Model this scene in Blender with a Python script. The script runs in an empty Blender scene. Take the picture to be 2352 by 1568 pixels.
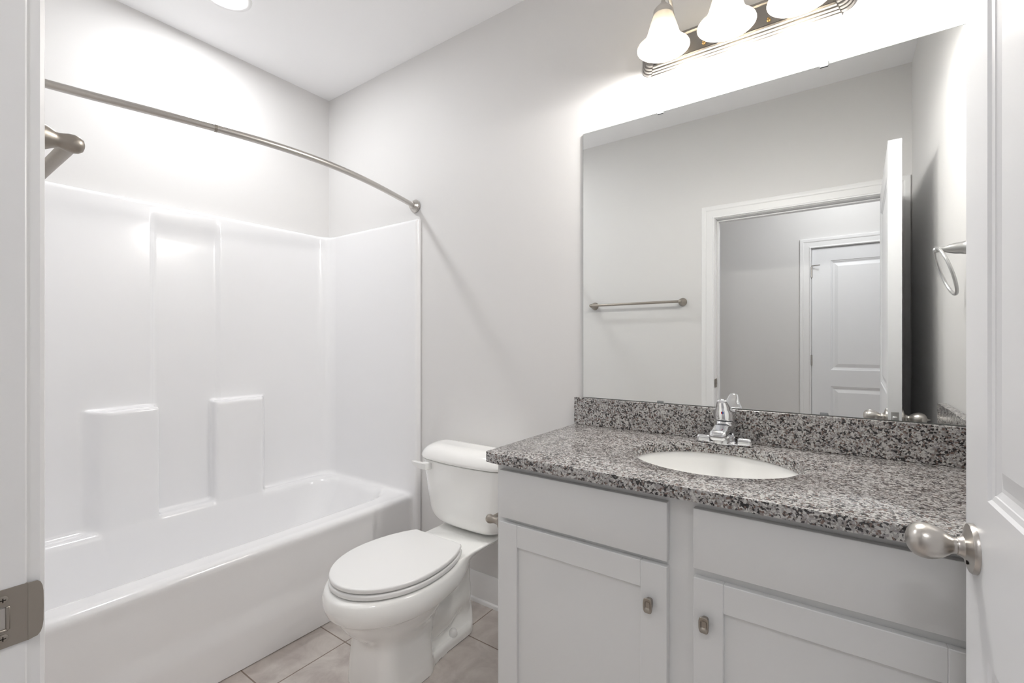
import bpy, bmesh, math
import numpy as np
from mathutils import Vector, Matrix

PI = math.pi
S = bpy.context.scene
COL = S.collection

# ------------------------------------------------------------------ camera
cam_d = bpy.data.cameras.new('camera')
cam = bpy.data.objects.new('camera', cam_d)
COL.objects.link(cam)
YAW = math.atan(749.0 / 1057.0)
cam.location = (2.645, -1.717, 1.24)
cam.rotation_euler = (PI / 2, 0, YAW)
cam_d.sensor_width = 36.0
cam_d.lens = 36.0 * 1057.0 / 2352.0
cam_d.shift_y = 2.0 / 2352.0
cam_d.clip_start = 0.01
S.camera = cam

# ------------------------------------------------------------------ world, exposure
S.view_settings.view_transform = 'Standard'
S.view_settings.look = 'None'
S.view_settings.gamma = 1.0
S.view_settings.exposure = 1.48
S.view_settings.use_curve_mapping = False
w = bpy.data.worlds.new('world'); S.world = w
w.use_nodes = True
w.node_tree.nodes['Background'].inputs[0].default_value = (0.8, 0.85, 0.9, 1)
w.node_tree.nodes['Background'].inputs[1].default_value = 0.3
S.cycles.max_bounces = 12
S.cycles.diffuse_bounces = 8
S.cycles.glossy_bounces = 6
S.cycles.sample_clamp_indirect = 6.0
S.cycles.caustics_reflective = False
S.cycles.caustics_refractive = False

BULB_W = 4.9
RECESS_STRENGTH = 70.0
HALL_FILL_STRENGTH = 18.0  # added fill lamp in the hall

# ------------------------------------------------------------------ dimensions (metres)
CEIL = 2.775
XR = 2.975            # right wall
YD = -1.62            # room face of the door wall
YH = -1.735           # hall face of the door wall
YF = -3.08            # far wall of the hall
JL, JR = 1.970, 2.884  # jamb faces of the bathroom doorway
DTOP = 2.072

# ------------------------------------------------------------------ materials
def lin(c):
    c = c / 255.0
    return c / 12.92 if c <= 0.04045 else ((c + 0.055) / 1.055) ** 2.4

def rgb(r, g, b):
    return (lin(r), lin(g), lin(b), 1.0)

def nodes_of(name):
    m = bpy.data.materials.new(name); m.use_nodes = True
    nt = m.node_tree
    return m, nt, nt.nodes['Principled BSDF']

def link(nt, a, b):
    nt.links.new(a, b)

def noise_bump(nt, bsdf, scale, strength, dist=0.001, detail=3.0):
    tc = nt.nodes.new('ShaderNodeTexCoord')
    n = nt.nodes.new('ShaderNodeTexNoise'); n.inputs['Scale'].default_value = scale
    n.inputs['Detail'].default_value = detail
    link(nt, tc.outputs['Object'], n.inputs['Vector'])
    b = nt.nodes.new('ShaderNodeBump'); b.inputs['Strength'].default_value = strength
    b.inputs['Distance'].default_value = dist
    link(nt, n.outputs['Fac'], b.inputs['Height'])
    link(nt, b.outputs['Normal'], bsdf.inputs['Normal'])
    return n

def paint(name, col, rough=0.6, spec=0.4, bump=0.15, scale=220):
    m, nt, b = nodes_of(name)
    b.inputs['Base Color'].default_value = col
    b.inputs['Roughness'].default_value = rough
    b.inputs['Specular IOR Level'].default_value = spec
    if bump:
        noise_bump(nt, b, scale, bump, 0.0006)
    return m

def metal(name, col, rough, brushed=False):
    m, nt, b = nodes_of(name)
    b.inputs['Base Color'].default_value = col
    b.inputs['Metallic'].default_value = 1.0
    b.inputs['Roughness'].default_value = rough
    if brushed:
        tc = nt.nodes.new('ShaderNodeTexCoord')
        mp = nt.nodes.new('ShaderNodeMapping'); mp.inputs['Scale'].default_value = (900, 900, 60)
        n = nt.nodes.new('ShaderNodeTexNoise'); n.inputs['Scale'].default_value = 1.0
        link(nt, tc.outputs['Object'], mp.inputs['Vector']); link(nt, mp.outputs['Vector'], n.inputs['Vector'])
        mr = nt.nodes.new('ShaderNodeMapRange')
        mr.inputs['To Min'].default_value = rough - 0.02; mr.inputs['To Max'].default_value = rough + 0.04
        link(nt, n.outputs['Fac'], mr.inputs['Value']); link(nt, mr.outputs['Result'], b.inputs['Roughness'])
    return m

def gloss_white(name, col, rough, coat=0.0):
    m, nt, b = nodes_of(name)
    b.inputs['Base Color'].default_value = col
    b.inputs['Roughness'].default_value = rough
    b.inputs['Coat Weight'].default_value = coat
    b.inputs['Coat Roughness'].default_value = 0.05
    return m

def emission(name, col, strength):
    m, nt, b = nodes_of(name)
    b.inputs['Base Color'].default_value = (0.9, 0.9, 0.9, 1)
    b.inputs['Emission Color'].default_value = col
    b.inputs['Emission Strength'].default_value = strength
    return m

M = {}
M['wall'] = paint('wall_paint', rgb(224, 223, 222), 0.55, 0.3, 0.12)
M['ceiling'] = paint('ceiling_paint', rgb(248, 248, 249), 0.8, 0.2, 0.1)
M['hallwall'] = M['wall']
M['trim'] = paint('trim_paint', rgb(238, 238, 238), 0.32, 0.5, 0.0)
M['door'] = paint('door_paint', rgb(236, 237, 239), 0.35, 0.5, 0.0)
M['cabinet'] = paint('cabinet_paint', rgb(223, 224, 224), 0.38, 0.5, 0.0)
M['fiberglass'] = gloss_white('fiberglass_gelcoat', rgb(240, 240, 241), 0.15, 0.3)
M['porcelain'] = gloss_white('porcelain', rgb(246, 246, 244), 0.10, 0.6)
M['seat'] = gloss_white('seat_plastic', rgb(234, 234, 233), 0.22)
M['nickel'] = metal('brushed_nickel', rgb(200, 196, 191), 0.28, True)
M['dark_nickel'] = metal('dull_nickel', rgb(168, 161, 152), 0.38, True)
M['plate_nickel'] = metal('fixture_nickel', rgb(152, 148, 143), 0.30, True)
M['satin'] = metal('satin_silver', rgb(205, 205, 205), 0.32)
M['chrome'] = metal('chrome', rgb(225, 226, 228), 0.05)
M['dark'] = paint('dark_gap', rgb(40, 34, 30), 0.6, 0.2, 0.0)
M['red'] = paint('red_dot', rgb(205, 50, 40), 0.4, 0.4, 0.0)
M['blue'] = paint('blue_dot', rgb(30, 100, 185), 0.4, 0.4, 0.0)
M['plastic'] = gloss_white('clear_clip_plastic', rgb(128, 131, 133), 0.15)
M['brass'] = metal('brass', rgb(190, 160, 110), 0.25)
M['bulb'] = emission('bulb_glow', (1.0, 0.965, 0.91, 1), 7.0)
M['recess_lens'] = emission('recess_glow', (0.975, 0.985, 1.0, 1), RECESS_STRENGTH)
M['hall_fill_lens'] = emission('hall_fill_glow', (0.985, 0.985, 1.0, 1), HALL_FILL_STRENGTH)

# mirror
m, nt, b = nodes_of('mirror_silver')
b.inputs['Base Color'].default_value = (0.90, 0.915, 0.905, 1)
b.inputs['Metallic'].default_value = 1.0
b.inputs['Roughness'].default_value = 0.0
M['mirror'] = m
M['glass_edge'] = gloss_white('mirror_edge', rgb(120, 128, 124), 0.15)

# frosted shade glass
m, nt, b = nodes_of('frosted_shade')
out = nt.nodes['Material Output']
tr = nt.nodes.new('ShaderNodeBsdfTranslucent'); tr.inputs['Color'].default_value = rgb(205, 200, 190)
b.inputs['Base Color'].default_value = rgb(180, 176, 168)
b.inputs['Roughness'].default_value = 0.3
tc = nt.nodes.new('ShaderNodeTexCoord')
ns = nt.nodes.new('ShaderNodeTexNoise'); ns.inputs['Scale'].default_value = 18; ns.inputs['Detail'].default_value = 4
ns.inputs['Distortion'].default_value = 1.5
link(nt, tc.outputs['Object'], ns.inputs['Vector'])
mr = nt.nodes.new('ShaderNodeMapRange'); mr.inputs['To Min'].default_value = 0.35; mr.inputs['To Max'].default_value = 0.65
link(nt, ns.outputs['Fac'], mr.inputs['Value'])
mx = nt.nodes.new('ShaderNodeMixShader')
link(nt, mr.outputs['Result'], mx.inputs[0]); link(nt, b.outputs[0], mx.inputs[1]); link(nt, tr.outputs[0], mx.inputs[2])
link(nt, mx.outputs[0], out.inputs['Surface'])
M['shade'] = m

# granite
m, nt, b = nodes_of('speckled_granite')
tc = nt.nodes.new('ShaderNodeTexCoord')
nz = nt.nodes.new('ShaderNodeTexNoise'); nz.inputs['Scale'].default_value = 160; nz.inputs['Detail'].default_value = 2
link(nt, tc.outputs['Object'], nz.inputs['Vector'])
vm = nt.nodes.new('ShaderNodeVectorMath'); vm.operation = 'MULTIPLY_ADD'
vm.inputs[1].default_value = (0.008, 0.008, 0.008)
link(nt, nz.outputs['Color'], vm.inputs[0]); link(nt, tc.outputs['Object'], vm.inputs[2])
vo = nt.nodes.new('ShaderNodeTexVoronoi'); vo.inputs['Scale'].default_value = 235
link(nt, vm.outputs[0], vo.inputs['Vector'])
sep = nt.nodes.new('ShaderNodeSeparateColor'); link(nt, vo.outputs['Color'], sep.inputs[0])
n2 = nt.nodes.new('ShaderNodeTexNoise'); n2.inputs['Scale'].default_value = 45; n2.inputs['Detail'].default_value = 2
link(nt, tc.outputs['Object'], n2.inputs['Vector'])
ad = nt.nodes.new('ShaderNodeMath'); ad.operation = 'MULTIPLY_ADD'; ad.inputs[1].default_value = 0.7; 
link(nt, n2.outputs['Fac'], ad.inputs[0])
sc_ = nt.nodes.new('ShaderNodeMath'); sc_.operation = 'MULTIPLY_ADD'; sc_.inputs[1].default_value = 0.75; sc_.inputs[2].default_value = -0.22
link(nt, sep.outputs[0], sc_.inputs[0]); link(nt, sc_.outputs[0], ad.inputs[2])
cr = nt.nodes.new('ShaderNodeValToRGB'); cr.color_ramp.interpolation = 'CONSTANT'
stops = [(0.0, rgb(26, 25, 27)), (0.20, rgb(66, 63, 64)), (0.29, rgb(112, 95, 88)), (0.37, rgb(140, 135, 132)),
         (0.46, rgb(158, 156, 154)), (0.58, rgb(194, 193, 190)), (0.73, rgb(146, 143, 143)), (0.82, rgb(186, 184, 182))]
els = cr.color_ramp.elements
els[0].position, els[0].color = stops[0]
els[1].position, els[1].color = stops[1]
for p_, c_ in stops[2:]:
    e = els.new(p_); e.color = c_
link(nt, ad.outputs[0], cr.inputs[0]); link(nt, cr.outputs[0], b.inputs['Base Color'])
b.inputs['Roughness'].default_value = 0.20
b.inputs['Specular IOR Level'].default_value = 0.8
M['granite'] = m

# floor tile
m, nt, b = nodes_of('floor_tile')
tc = nt.nodes.new('ShaderNodeTexCoord')
mp = nt.nodes.new('ShaderNodeMapping'); mp.inputs['Location'].default_value = (-0.910 + 0.355 * 4, 0.662 + 0.328 * 6, 0)
link(nt, tc.outputs['Object'], mp.inputs['Vector'])
br = nt.nodes.new('ShaderNodeTexBrick')
br.offset = 0.0; br.squash = 1.0
br.inputs['Scale'].default_value = 1.0
br.inputs['Brick Width'].default_value = 0.355
br.inputs['Row Height'].default_value = 0.328
br.inputs['Mortar Size'].default_value = 0.0028
br.inputs['Mortar Smooth'].default_value = 0.2
br.inputs['Bias'].default_value = 0.0
br.inputs['Color1'].default_value = rgb(220, 216, 212)
br.inputs['Color2'].default_value = rgb(214, 209, 205)
br.inputs['Mortar'].default_value = rgb(150, 136, 126)
link(nt, mp.outputs[0], br.inputs['Vector'])
n1 = nt.nodes.new('ShaderNodeTexNoise'); n1.inputs['Scale'].default_value = 7; n1.inputs['Detail'].default_value = 6
n1.inputs['Roughness'].default_value = 0.65; n1.inputs['Distortion'].default_value = 0.6
link(nt, tc.outputs['Object'], n1.inputs['Vector'])
c2 = nt.nodes.new('ShaderNodeValToRGB')
c2.color_ramp.elements[0].position = 0.32; c2.color_ramp.elements[0].color = rgb(214, 207, 205)
c2.color_ramp.elements[1].position = 0.68; c2.color_ramp.elements[1].color = rgb(255, 253, 250)
link(nt, n1.outputs['Fac'], c2.inputs[0])
mxc = nt.nodes.new('ShaderNodeMix'); mxc.data_type = 'RGBA'; mxc.blend_type = 'MULTIPLY'; mxc.inputs[0].default_value = 1.0
link(nt, br.outputs['Color'], mxc.inputs[6]); link(nt, c2.outputs[0], mxc.inputs[7])
link(nt, mxc.outputs[2], b.inputs['Base Color'])
b.inputs['Roughness'].default_value = 0.45
bp = nt.nodes.new('ShaderNodeBump'); bp.inputs['Strength'].default_value = 0.4; bp.inputs['Distance'].default_value = 0.002; bp.invert = True
link(nt, br.outputs['Fac'], bp.inputs['Height']); link(nt, bp.outputs[0], b.inputs['Normal'])
M['tile'] = m

# ------------------------------------------------------------------ object helpers
WORLD = {}

def empty(name, loc, rz=0.0, **props):
    o = bpy.data.objects.new(name, None); COL.objects.link(o)
    o.empty_display_size = 0.1
    o.location = loc; o.rotation_euler = (0, 0, rz)
    WORLD[o.name] = Vector(loc)
    for k, v in props.items():
        o[k] = v
    return o

def tag(o, label=None, category=None, group=None, kind=None):
    if label: o['label'] = label
    if category: o['category'] = category
    if group: o['group'] = group
    if kind: o['kind'] = kind
    return o

def add(name, me, mat, parent=None, origin=None, local=False):
    """link a mesh given in world coordinates (or, with local=True, in the parent's own frame)"""
    me.name = name
    if isinstance(mat, str): mat = M[mat]
    me.materials.clear(); me.materials.append(mat)
    o = bpy.data.objects.new(name, me); COL.objects.link(o)
    if origin is None:
        if local:
            origin = Vector((0, 0, 0))
        else:
            co = np.array([v.co[:] for v in me.vertices])
            lo, hi = co.min(0), co.max(0)
            origin = Vector(((lo[0] + hi[0]) / 2, (lo[1] + hi[1]) / 2, lo[2]))
    origin = Vector(origin)
    if origin.length > 0:
        me.transform(Matrix.Translation(-origin))
    if parent is not None:
        o.parent = parent
        o.location = origin if local else origin - WORLD[parent.name]
        WORLD[o.name] = origin
    else:
        o.location = origin
        WORLD[o.name] = origin
    return o

class MB:
    def __init__(self):
        self.bm = bmesh.new()

    def box(self, lo, hi, r=0.0, seg=2):
        lo = Vector(lo); hi = Vector(hi)
        t = bmesh.new()
        vs = [t.verts.new((x, y, z)) for x in (lo.x, hi.x) for y in (lo.y, hi.y) for z in (lo.z, hi.z)]
        for f in ((0, 1, 3, 2), (4, 6, 7, 5), (0, 4, 5, 1), (2, 3, 7, 6), (0, 2, 6, 4), (1, 5, 7, 3)):
            t.faces.new([vs[i] for i in f])
        if r > 0:
            bmesh.ops.bevel(t, geom=list(t.edges), offset=r, segments=seg, profile=0.5, affect='EDGES')
        self.merge(t)
        return self

    def merge(self, t):
        me = bpy.data.meshes.new('tmp'); t.to_mesh(me); t.free()
        self.bm.from_mesh(me); bpy.data.meshes.remove(me)

    def rings(self, rings, closed=True, cap0=True, cap1=True, smooth=True):
        """list of rings (each a list of points, same count) joined by quads"""
        vr = [[self.bm.verts.new(p) for p in ring] for ring in rings]
        n = len(vr[0])
        for a, b_ in zip(vr[:-1], vr[1:]):
            for i in range(n if closed else n - 1):
                j = (i + 1) % n
                f = self.bm.faces.new((a[i], a[j], b_[j], b_[i])); f.smooth = smooth
        if cap0: self.bm.faces.new(list(reversed(vr[0])))
        if cap1: self.bm.faces.new(vr[-1])
        return self

    def lathe(self, prof, c, axis='z', n=40, sx=1.0, sy=1.0, cap0=True, cap1=True, flip=1):
        """prof: list of (radius, height along the axis)"""
        rings = []
        for r, h in prof:
            ring = []
            for i in range(n):
                a = 2 * PI * i / n
                u, v = math.cos(a) * r * sx, math.sin(a) * r * sy
                if axis == 'z': p = (c[0] + u, c[1] + v, c[2] + h * flip)
                elif axis == 'y': p = (c[0] + u, c[1] + h * flip, c[2] + v)
                else: p = (c[0] + h * flip, c[1] + u, c[2] + v)
                ring.append(p)
            rings.append(ring)
        return self.rings(rings, True, cap0, cap1)

    def tube(self, path, rad, n=16, caps=True):
        path = [Vector(p) for p in path]
        rads = rad if isinstance(rad, (list, tuple)) else [rad] * len(path)
        rings = []
        up = None
        for i, p in enumerate(path):
            t = (path[min(i + 1, len(path) - 1)] - path[max(i - 1, 0)]).normalized()
            if up is None:
                up = Vector((0, 0, 1)) if abs(t.z) < 0.9 else Vector((1, 0, 0))
            s_ = t.cross(up).normalized(); up = s_.cross(t).normalized()
            rings.append([p + (s_ * math.cos(2 * PI * k / n) + up * math.sin(2 * PI * k / n)) * rads[i] for k in range(n)])
        return self.rings(rings, True, caps, caps)

    def mesh(self, name='mesh', smooth_angle=None, weld=0.0):
        if weld: bmesh.ops.remove_doubles(self.bm, verts=self.bm.verts, dist=weld)
        bmesh.ops.recalc_face_normals(self.bm, faces=self.bm.faces)
        me = bpy.data.meshes.new(name); self.bm.to_mesh(me); self.bm.free()
        if smooth_angle is not None:
            me.polygons.foreach_set('use_smooth', [True] * len(me.polygons))
            me.set_sharp_from_angle(angle=math.radians(smooth_angle))
        return me

def box(lo, hi, r=0.0, seg=2):
    return MB().box(lo, hi, r, seg).mesh(smooth_angle=40 if r else None)

def boxes(*bs):
    mb = MB()
    for lo, hi in bs: mb.box(lo, hi)
    return mb.mesh()

def structure(name, me, mat, label, parent=None, **k):
    o = add(name, me, mat, parent, **k)
    if parent is None:
        tag(o, label, None, kind='structure')
    return o

def copy_tree(o, loc, parent=None):
    c = o.copy(); COL.objects.link(c); c.parent = parent; c.location = loc
    for ch in o.children:
        copy_tree(ch, ch.location.copy(), c)
    return c

# ------------------------------------------------------------------ signed-distance modelling (moulded shapes)
def smin(a, b_, k):
    h = np.clip(0.5 + 0.5 * (b_ - a) / k, 0, 1)
    return b_ * (1 - h) + a * h - k * h * (1 - h)

def smax(a, b_, k):
    return -smin(-a, -b_, k)

def rbox(x, y, z, lo, hi, r):
    qx = np.abs(x - (lo[0] + hi[0]) / 2) - ((hi[0] - lo[0]) / 2 - r)
    qy = np.abs(y - (lo[1] + hi[1]) / 2) - ((hi[1] - lo[1]) / 2 - r)
    qz = np.abs(z - (lo[2] + hi[2]) / 2) - ((hi[2] - lo[2]) / 2 - r)
    o_ = np.sqrt(np.maximum(qx, 0) ** 2 + np.maximum(qy, 0) ** 2 + np.maximum(qz, 0) ** 2)
    return o_ + np.minimum(np.maximum(np.maximum(qx, qy), qz), 0) - r

def capsule(x, y, z, a, b_, ra, rb=None):
    rb = ra if rb is None else rb
    d = [b_[i] - a[i] for i in range(3)]
    L = sum(v * v for v in d)
    t = np.clip(((x - a[0]) * d[0] + (y - a[1]) * d[1] + (z - a[2]) * d[2]) / L, 0, 1)
    return np.sqrt((x - a[0] - t * d[0]) ** 2 + (y - a[1] - t * d[1]) ** 2 + (z - a[2] - t * d[2]) ** 2) - (ra + (rb - ra) * t)

def sstep(a, b_, v):
    t = np.clip((v - a) / (b_ - a), 0, 1)
    return t * t * (3 - 2 * t)

def sdf_mesh(f, lo, hi, h):
    xs = np.arange(lo[0], hi[0] + h, h); ys = np.arange(lo[1], hi[1] + h, h); zs = np.arange(lo[2], hi[2] + h, h)
    F = np.empty((len(xs), len(ys), len(zs)))
    for i, x in enumerate(xs):
        F[i] = f(np.full((1, 1), x), ys[:, None], zs[None, :])
    Sg = F < 0
    c = np.zeros(tuple(n - 1 for n in F.shape), np.int8)
    for dx in (0, 1):
        for dy in (0, 1):
            for dz in (0, 1):
                c += Sg[dx:F.shape[0] - 1 + dx, dy:F.shape[1] - 1 + dy, dz:F.shape[2] - 1 + dz]
    act = (c > 0) & (c < 8)
    ijk = np.argwhere(act)
    idx = -np.ones(act.shape, np.int64); idx[act] = np.arange(len(ijk))
    P = np.zeros((len(ijk), 3)); N = np.zeros(len(ijk))
    corners = [(a, b_, d) for a in (0, 1) for b_ in (0, 1) for d in (0, 1)]
    val = {q: F[ijk[:, 0] + q[0], ijk[:, 1] + q[1], ijk[:, 2] + q[2]] for q in corners}
    for q in corners:
        for ax in range(3):
            if q[ax] == 0:
                q2 = list(q); q2[ax] = 1; q2 = tuple(q2)
                v0, v1 = val[q], val[q2]
                mk = (v0 < 0) != (v1 < 0)
                t = np.where(mk, v0 / np.where(mk, v0 - v1, 1), 0)
                pt = np.tile(np.array(q, float), (len(ijk), 1)); pt[:, ax] = t
                P[mk] += pt[mk]; N[mk] += 1
    P = (P / N[:, None] + ijk) * h + np.array([xs[0], ys[0], zs[0]])
    quads = []
    for ax in range(3):
        s0 = [slice(None)] * 3; s1 = [slice(None)] * 3
        s0[ax] = slice(0, -1); s1[ax] = slice(1, None)
        ch = Sg[tuple(s0)] != Sg[tuple(s1)]
        e = np.argwhere(ch)
        u, v = (ax + 1) % 3, (ax + 2) % 3
        ok = (e[:, u] >= 1) & (e[:, v] >= 1) & (e[:, u] < F.shape[u] - 1) & (e[:, v] < F.shape[v] - 1)
        e = e[ok]
        ins = Sg[e[:, 0], e[:, 1], e[:, 2]]
        cells = []
        for du, dv in ((-1, -1), (0, -1), (0, 0), (-1, 0)):
            q = e.copy(); q[:, u] += du; q[:, v] += dv
            cells.append(idx[q[:, 0], q[:, 1], q[:, 2]])
        Q = np.stack(cells, 1)
        Q[~ins] = Q[~ins][:, ::-1]
        quads.append(Q)
    Q = np.concatenate(quads)
    def grad(P):
        e = h * 0.05
        g = np.empty_like(P)
        for k in range(3):
            d = np.zeros(3); d[k] = e
            A = P + d; B = P - d
            g[:, k] = (f(A[:, 0], A[:, 1], A[:, 2]) - f(B[:, 0], B[:, 1], B[:, 2])) / (2 * e)
        return g
    for _ in range(3):
        g = grad(P); v = f(P[:, 0], P[:, 1], P[:, 2])
        st = (v / np.maximum((g ** 2).sum(1), 0.05))[:, None] * g
        ln = np.linalg.norm(st, axis=1)[:, None]
        P -= st * np.minimum(1, 0.5 * h / np.maximum(ln, 1e-9))
    g = grad(P); g /= np.maximum(np.linalg.norm(g, axis=1)[:, None], 1e-9)
    return P, Q, g

def np_mesh(P, Q, Nrm, keep=None):
    if keep is not None:
        Q = Q[keep]
    used = np.unique(Q)
    mp = -np.ones(len(P), np.int64); mp[used] = np.arange(len(used))
    me = bpy.data.meshes.new('moulded')
    me.from_pydata(P[used].tolist(), [], mp[Q].tolist())
    me.polygons.foreach_set('use_smooth', [True] * len(me.polygons))
    me.update()
    me.normals_split_custom_set_from_vertices([tuple(n) for n in Nrm[used]])
    return me

def sdf_add(name, f, lo, hi, h, mat, parent=None, local=False):
    P, Q, n = sdf_mesh(f, lo, hi, h)
    return add(name, np_mesh(P, Q, n), mat, parent, local=local)

# ================================================================== THE ROOM
T = 0.1
HX0, HX1 = 0.6, 4.4
structure('floor', box((-T, YF - T, -0.08), (HX1 + T, T, 0)), 'tile', 'taupe stone-look square tile floor')
structure('ceiling', box((-T, YF - T, CEIL), (HX1 + T, T, CEIL + 0.08)), 'ceiling', 'plain white ceiling')
structure('wall_left', box((-T, YH, 0), (0, T, CEIL)), 'wall', 'light greige wall behind the tub')
structure('wall_back', box((0, 0, 0), (XR + T, T, CEIL)), 'wall', 'light greige wall with the mirror and toilet')
structure('wall_right', box((XR, YH, 0), (XR + T, 0, CEIL)), 'wall', 'light greige wall with the towel ring')
structure('wall_front', boxes(((0, YH, 0), (JL - 0.02, YD, CEIL)), ((JR + 0.02, YH, 0), (XR, YD, CEIL)),
                              ((JL - 0.02, YH, DTOP + 0.02), (JR + 0.02, YD, CEIL))), 'wall', 'light greige wall with the doorway')
HD0, HD1 = 2.455, 3.225       # closed door across the hall
HDT = 2.055
structure('wall_hall', boxes(((HX0, YF - T, 0), (HD0 - 0.02, YF, CEIL)), ((HD1 + 0.02, YF - T, 0), (HX1, YF, CEIL)),
                             ((HD0 - 0.02, YF - T, HDT + 0.02), (HD1 + 0.02, YF, CEIL))), 'hallwall', 'grey hall wall seen in the mirror')
structure('wall_hall_west', box((HX0 - T, YF, 0), (HX0, YH, CEIL)), 'hallwall', 'end wall of the hall')
structure('wall_hall_east', box((HX1, YF - T, 0), (HX1 + T, YH, CEIL)), 'hallwall', 'other end wall of the hall')
structure('wall_hall_near', box((XR + T, YH, 0), (HX1, YH + T, CEIL)), 'hallwall', 'near wall of the hall')

# baseboards
def baseboard(name, a, b_, nrm, label):
    """profile swept straight from a to b; nrm points into the room"""
    prof = [(0, 0), (0.024, 0), (0.024, 0.006), (0.021, 0.014), (0.014, 0.019), (0.014, 0.095), (0.0125, 0.099), (0.0125, 0.112),
            (0.010, 0.118), (0.010, 0.124), (0.006, 0.133), (0.004, 0.137), (0, 0.137)]
    a = Vector(a); b_ = Vector(b_); n = Vector(nrm)
    mb = MB()
    mb.rings([[p + n * u + Vector((0, 0, z)) for u, z in prof] for p in (a, b_)], True, True, True, smooth=False)
    return structure(name, mb.mesh(smooth_angle=30), 'trim', label)

baseboard('baseboard_back', (0.845, 0, 0), (1.79, 0, 0), (0, -1, 0), 'white moulded baseboard behind the toilet')
baseboard('baseboard_front', (0.845, YD, 0), (JL - 0.088, YD, 0), (0, 1, 0), 'white baseboard on the doorway wall')
baseboard('baseboard_right', (XR, YD, 0), (XR, -0.60, 0), (-1, 0, 0), 'white baseboard behind the open door')
baseboard('baseboard_hall', (HX0, YF, 0), (HD0 - 0.09, YF, 0), (0, 1, 0), 'white baseboard in the hall')

# door casings
CAS = [(0.0, 0.0), (0.0, 0.010), (0.002, 0.0135), (0.006, 0.0145), (0.010, 0.0130), (0.013, 0.0105), (0.030, 0.0115), (0.050, 0.0125),
       (0.053, 0.0150), (0.058, 0.0175), (0.068, 0.0180), (0.078, 0.0175), (0.081, 0.015), (0.082, 0.0)]

def casing_mesh(x0, x1, zt, y, ny):
    rings = []
    for k in range(4):
        ring = []
        for u, p in CAS:
            x = x0 - u if k < 2 else x1 + u
            z = 0.0 if k in (0, 3) else zt + u
            ring.append((x, y + ny * p, z))
        rings.append(ring)
    return MB().rings(rings, True, True, True, smooth=False).mesh(smooth_angle=25)

def jamb_mesh(x0, x1, zt, y0, y1, stop_y):
    t = 0.018
    mb = MB()
    mb.box((x0 - t, y0, 0), (x0, y1, zt + t), 0.0015, 1)
    mb.box((x1, y0, 0), (x1 + t, y1, zt + t), 0.0015, 1)
    mb.box((x0, y0, zt), (x1, y1, zt + t), 0.0015, 1)
    s0, s1 = stop_y
    d = 0.011
    mb.box((x0, s0, 0), (x0 + d, s1, zt - d), 0.002, 1)
    mb.box((x1 - d, s0, 0), (x1, s1, zt - d), 0.002, 1)
    mb.box((x0, s0, zt - d), (x1, s1, zt), 0.002, 1)
    return mb.mesh(smooth_angle=40)

jamb = structure('trim_1', jamb_mesh(JL, JR, DTOP, YH, YD, (YH + 0.02, YD - 0.052)), 'trim', 'white door frame around the bathroom doorway')
add('casing', casing_mesh(JL - 0.004, JR + 0.004, DTOP + 0.004, YD, 1), 'trim', jamb)
hj = structure('trim_2', jamb_mesh(HD0, HD1, HDT, YF - T + 0.002, YF, (YF - 0.09, YF - 0.046)), 'trim', 'white door frame across the hall, seen in the mirror')
add('casing', casing_mesh(HD0 - 0.004, HD1 + 0.004, HDT + 0.004, YF, 1), 'trim', hj)

# strike plate on the left jamb
def strike():
    mb = MB()
    y0, yb, y1 = -1.668, -1.6215, -1.6075
    zc, hz = 0.966, 0.029
    # outline: rectangular with a rounded lip end
    pts = []
    def lip(n=10):
        out = []
        for i in range(n + 1):
            a = -PI / 2 + PI * i / n
            out.append((yb + 0.002 + (y1 - yb - 0.002) * abs(math.cos(a)) ** 0.45, zc + (hz if math.sin(a) >= 0 else hz) * (abs(math.sin(a)) ** 0.55) * (1 if math.sin(a) >= 0 else -1)))
        return out
    outer = lip()
    # plate body around a rectangular latch hole
    hy0, hy1, hz0, hz1 = -1.652, -1.6335, zc - 0.0115, zc + 0.0115
    xs = JL + 0.0012
    def quad(a, b_, c, d):
        vs = [mb.bm.verts.new(p) for p in (a, b_, c, d)]; mb.bm.faces.new(vs)
    def P(y, z, x=None): return (xs if x is None else x, y, z)
    # frame of plate
    for lo, hi in (((y0, zc - hz), (yb + 0.002, hz0)), ((y0, hz1), (yb + 0.002, zc + hz)), ((y0, hz0), (hy0, hz1)), ((hy1, hz0), (yb + 0.002, hz1))):
        mb.box((JL - 0.001, lo[0], lo[1]), (xs, hi[0], hi[1]))
    # the lip, curling slightly over the casing edge
    rings = []
    for dx in (0.0004, 0.0018):
        rings.append([(JL + dx - 0.0035 * max(0, (y - yb) / (y1 - yb)) ** 2, y, z) for y, z in outer])
    mb.rings(rings, True, True, True, smooth=False)
    # turned edge of the hole
    mb.box((JL - 0.0005, hy1 - 0.0015, hz0), (xs + 0.0012, hy1 + 0.0015, hz1), 0.0006, 1)
    mb.box((JL - 0.0005, hy0, hz0 - 0.0015), (xs + 0.0012, hy1, hz0 + 0.0012), 0.0006, 1)
    return mb.mesh(smooth_angle=40)
sp = add('strike_plate', strike(), 'dark_nickel', jamb)
tag(sp, 'dull nickel strike plate')
add('latch_pocket', box((JL - 0.001, -1.652, 0.9555), (JL + 0.0006, -1.6335, 0.9765)), 'nickel', sp)
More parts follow.
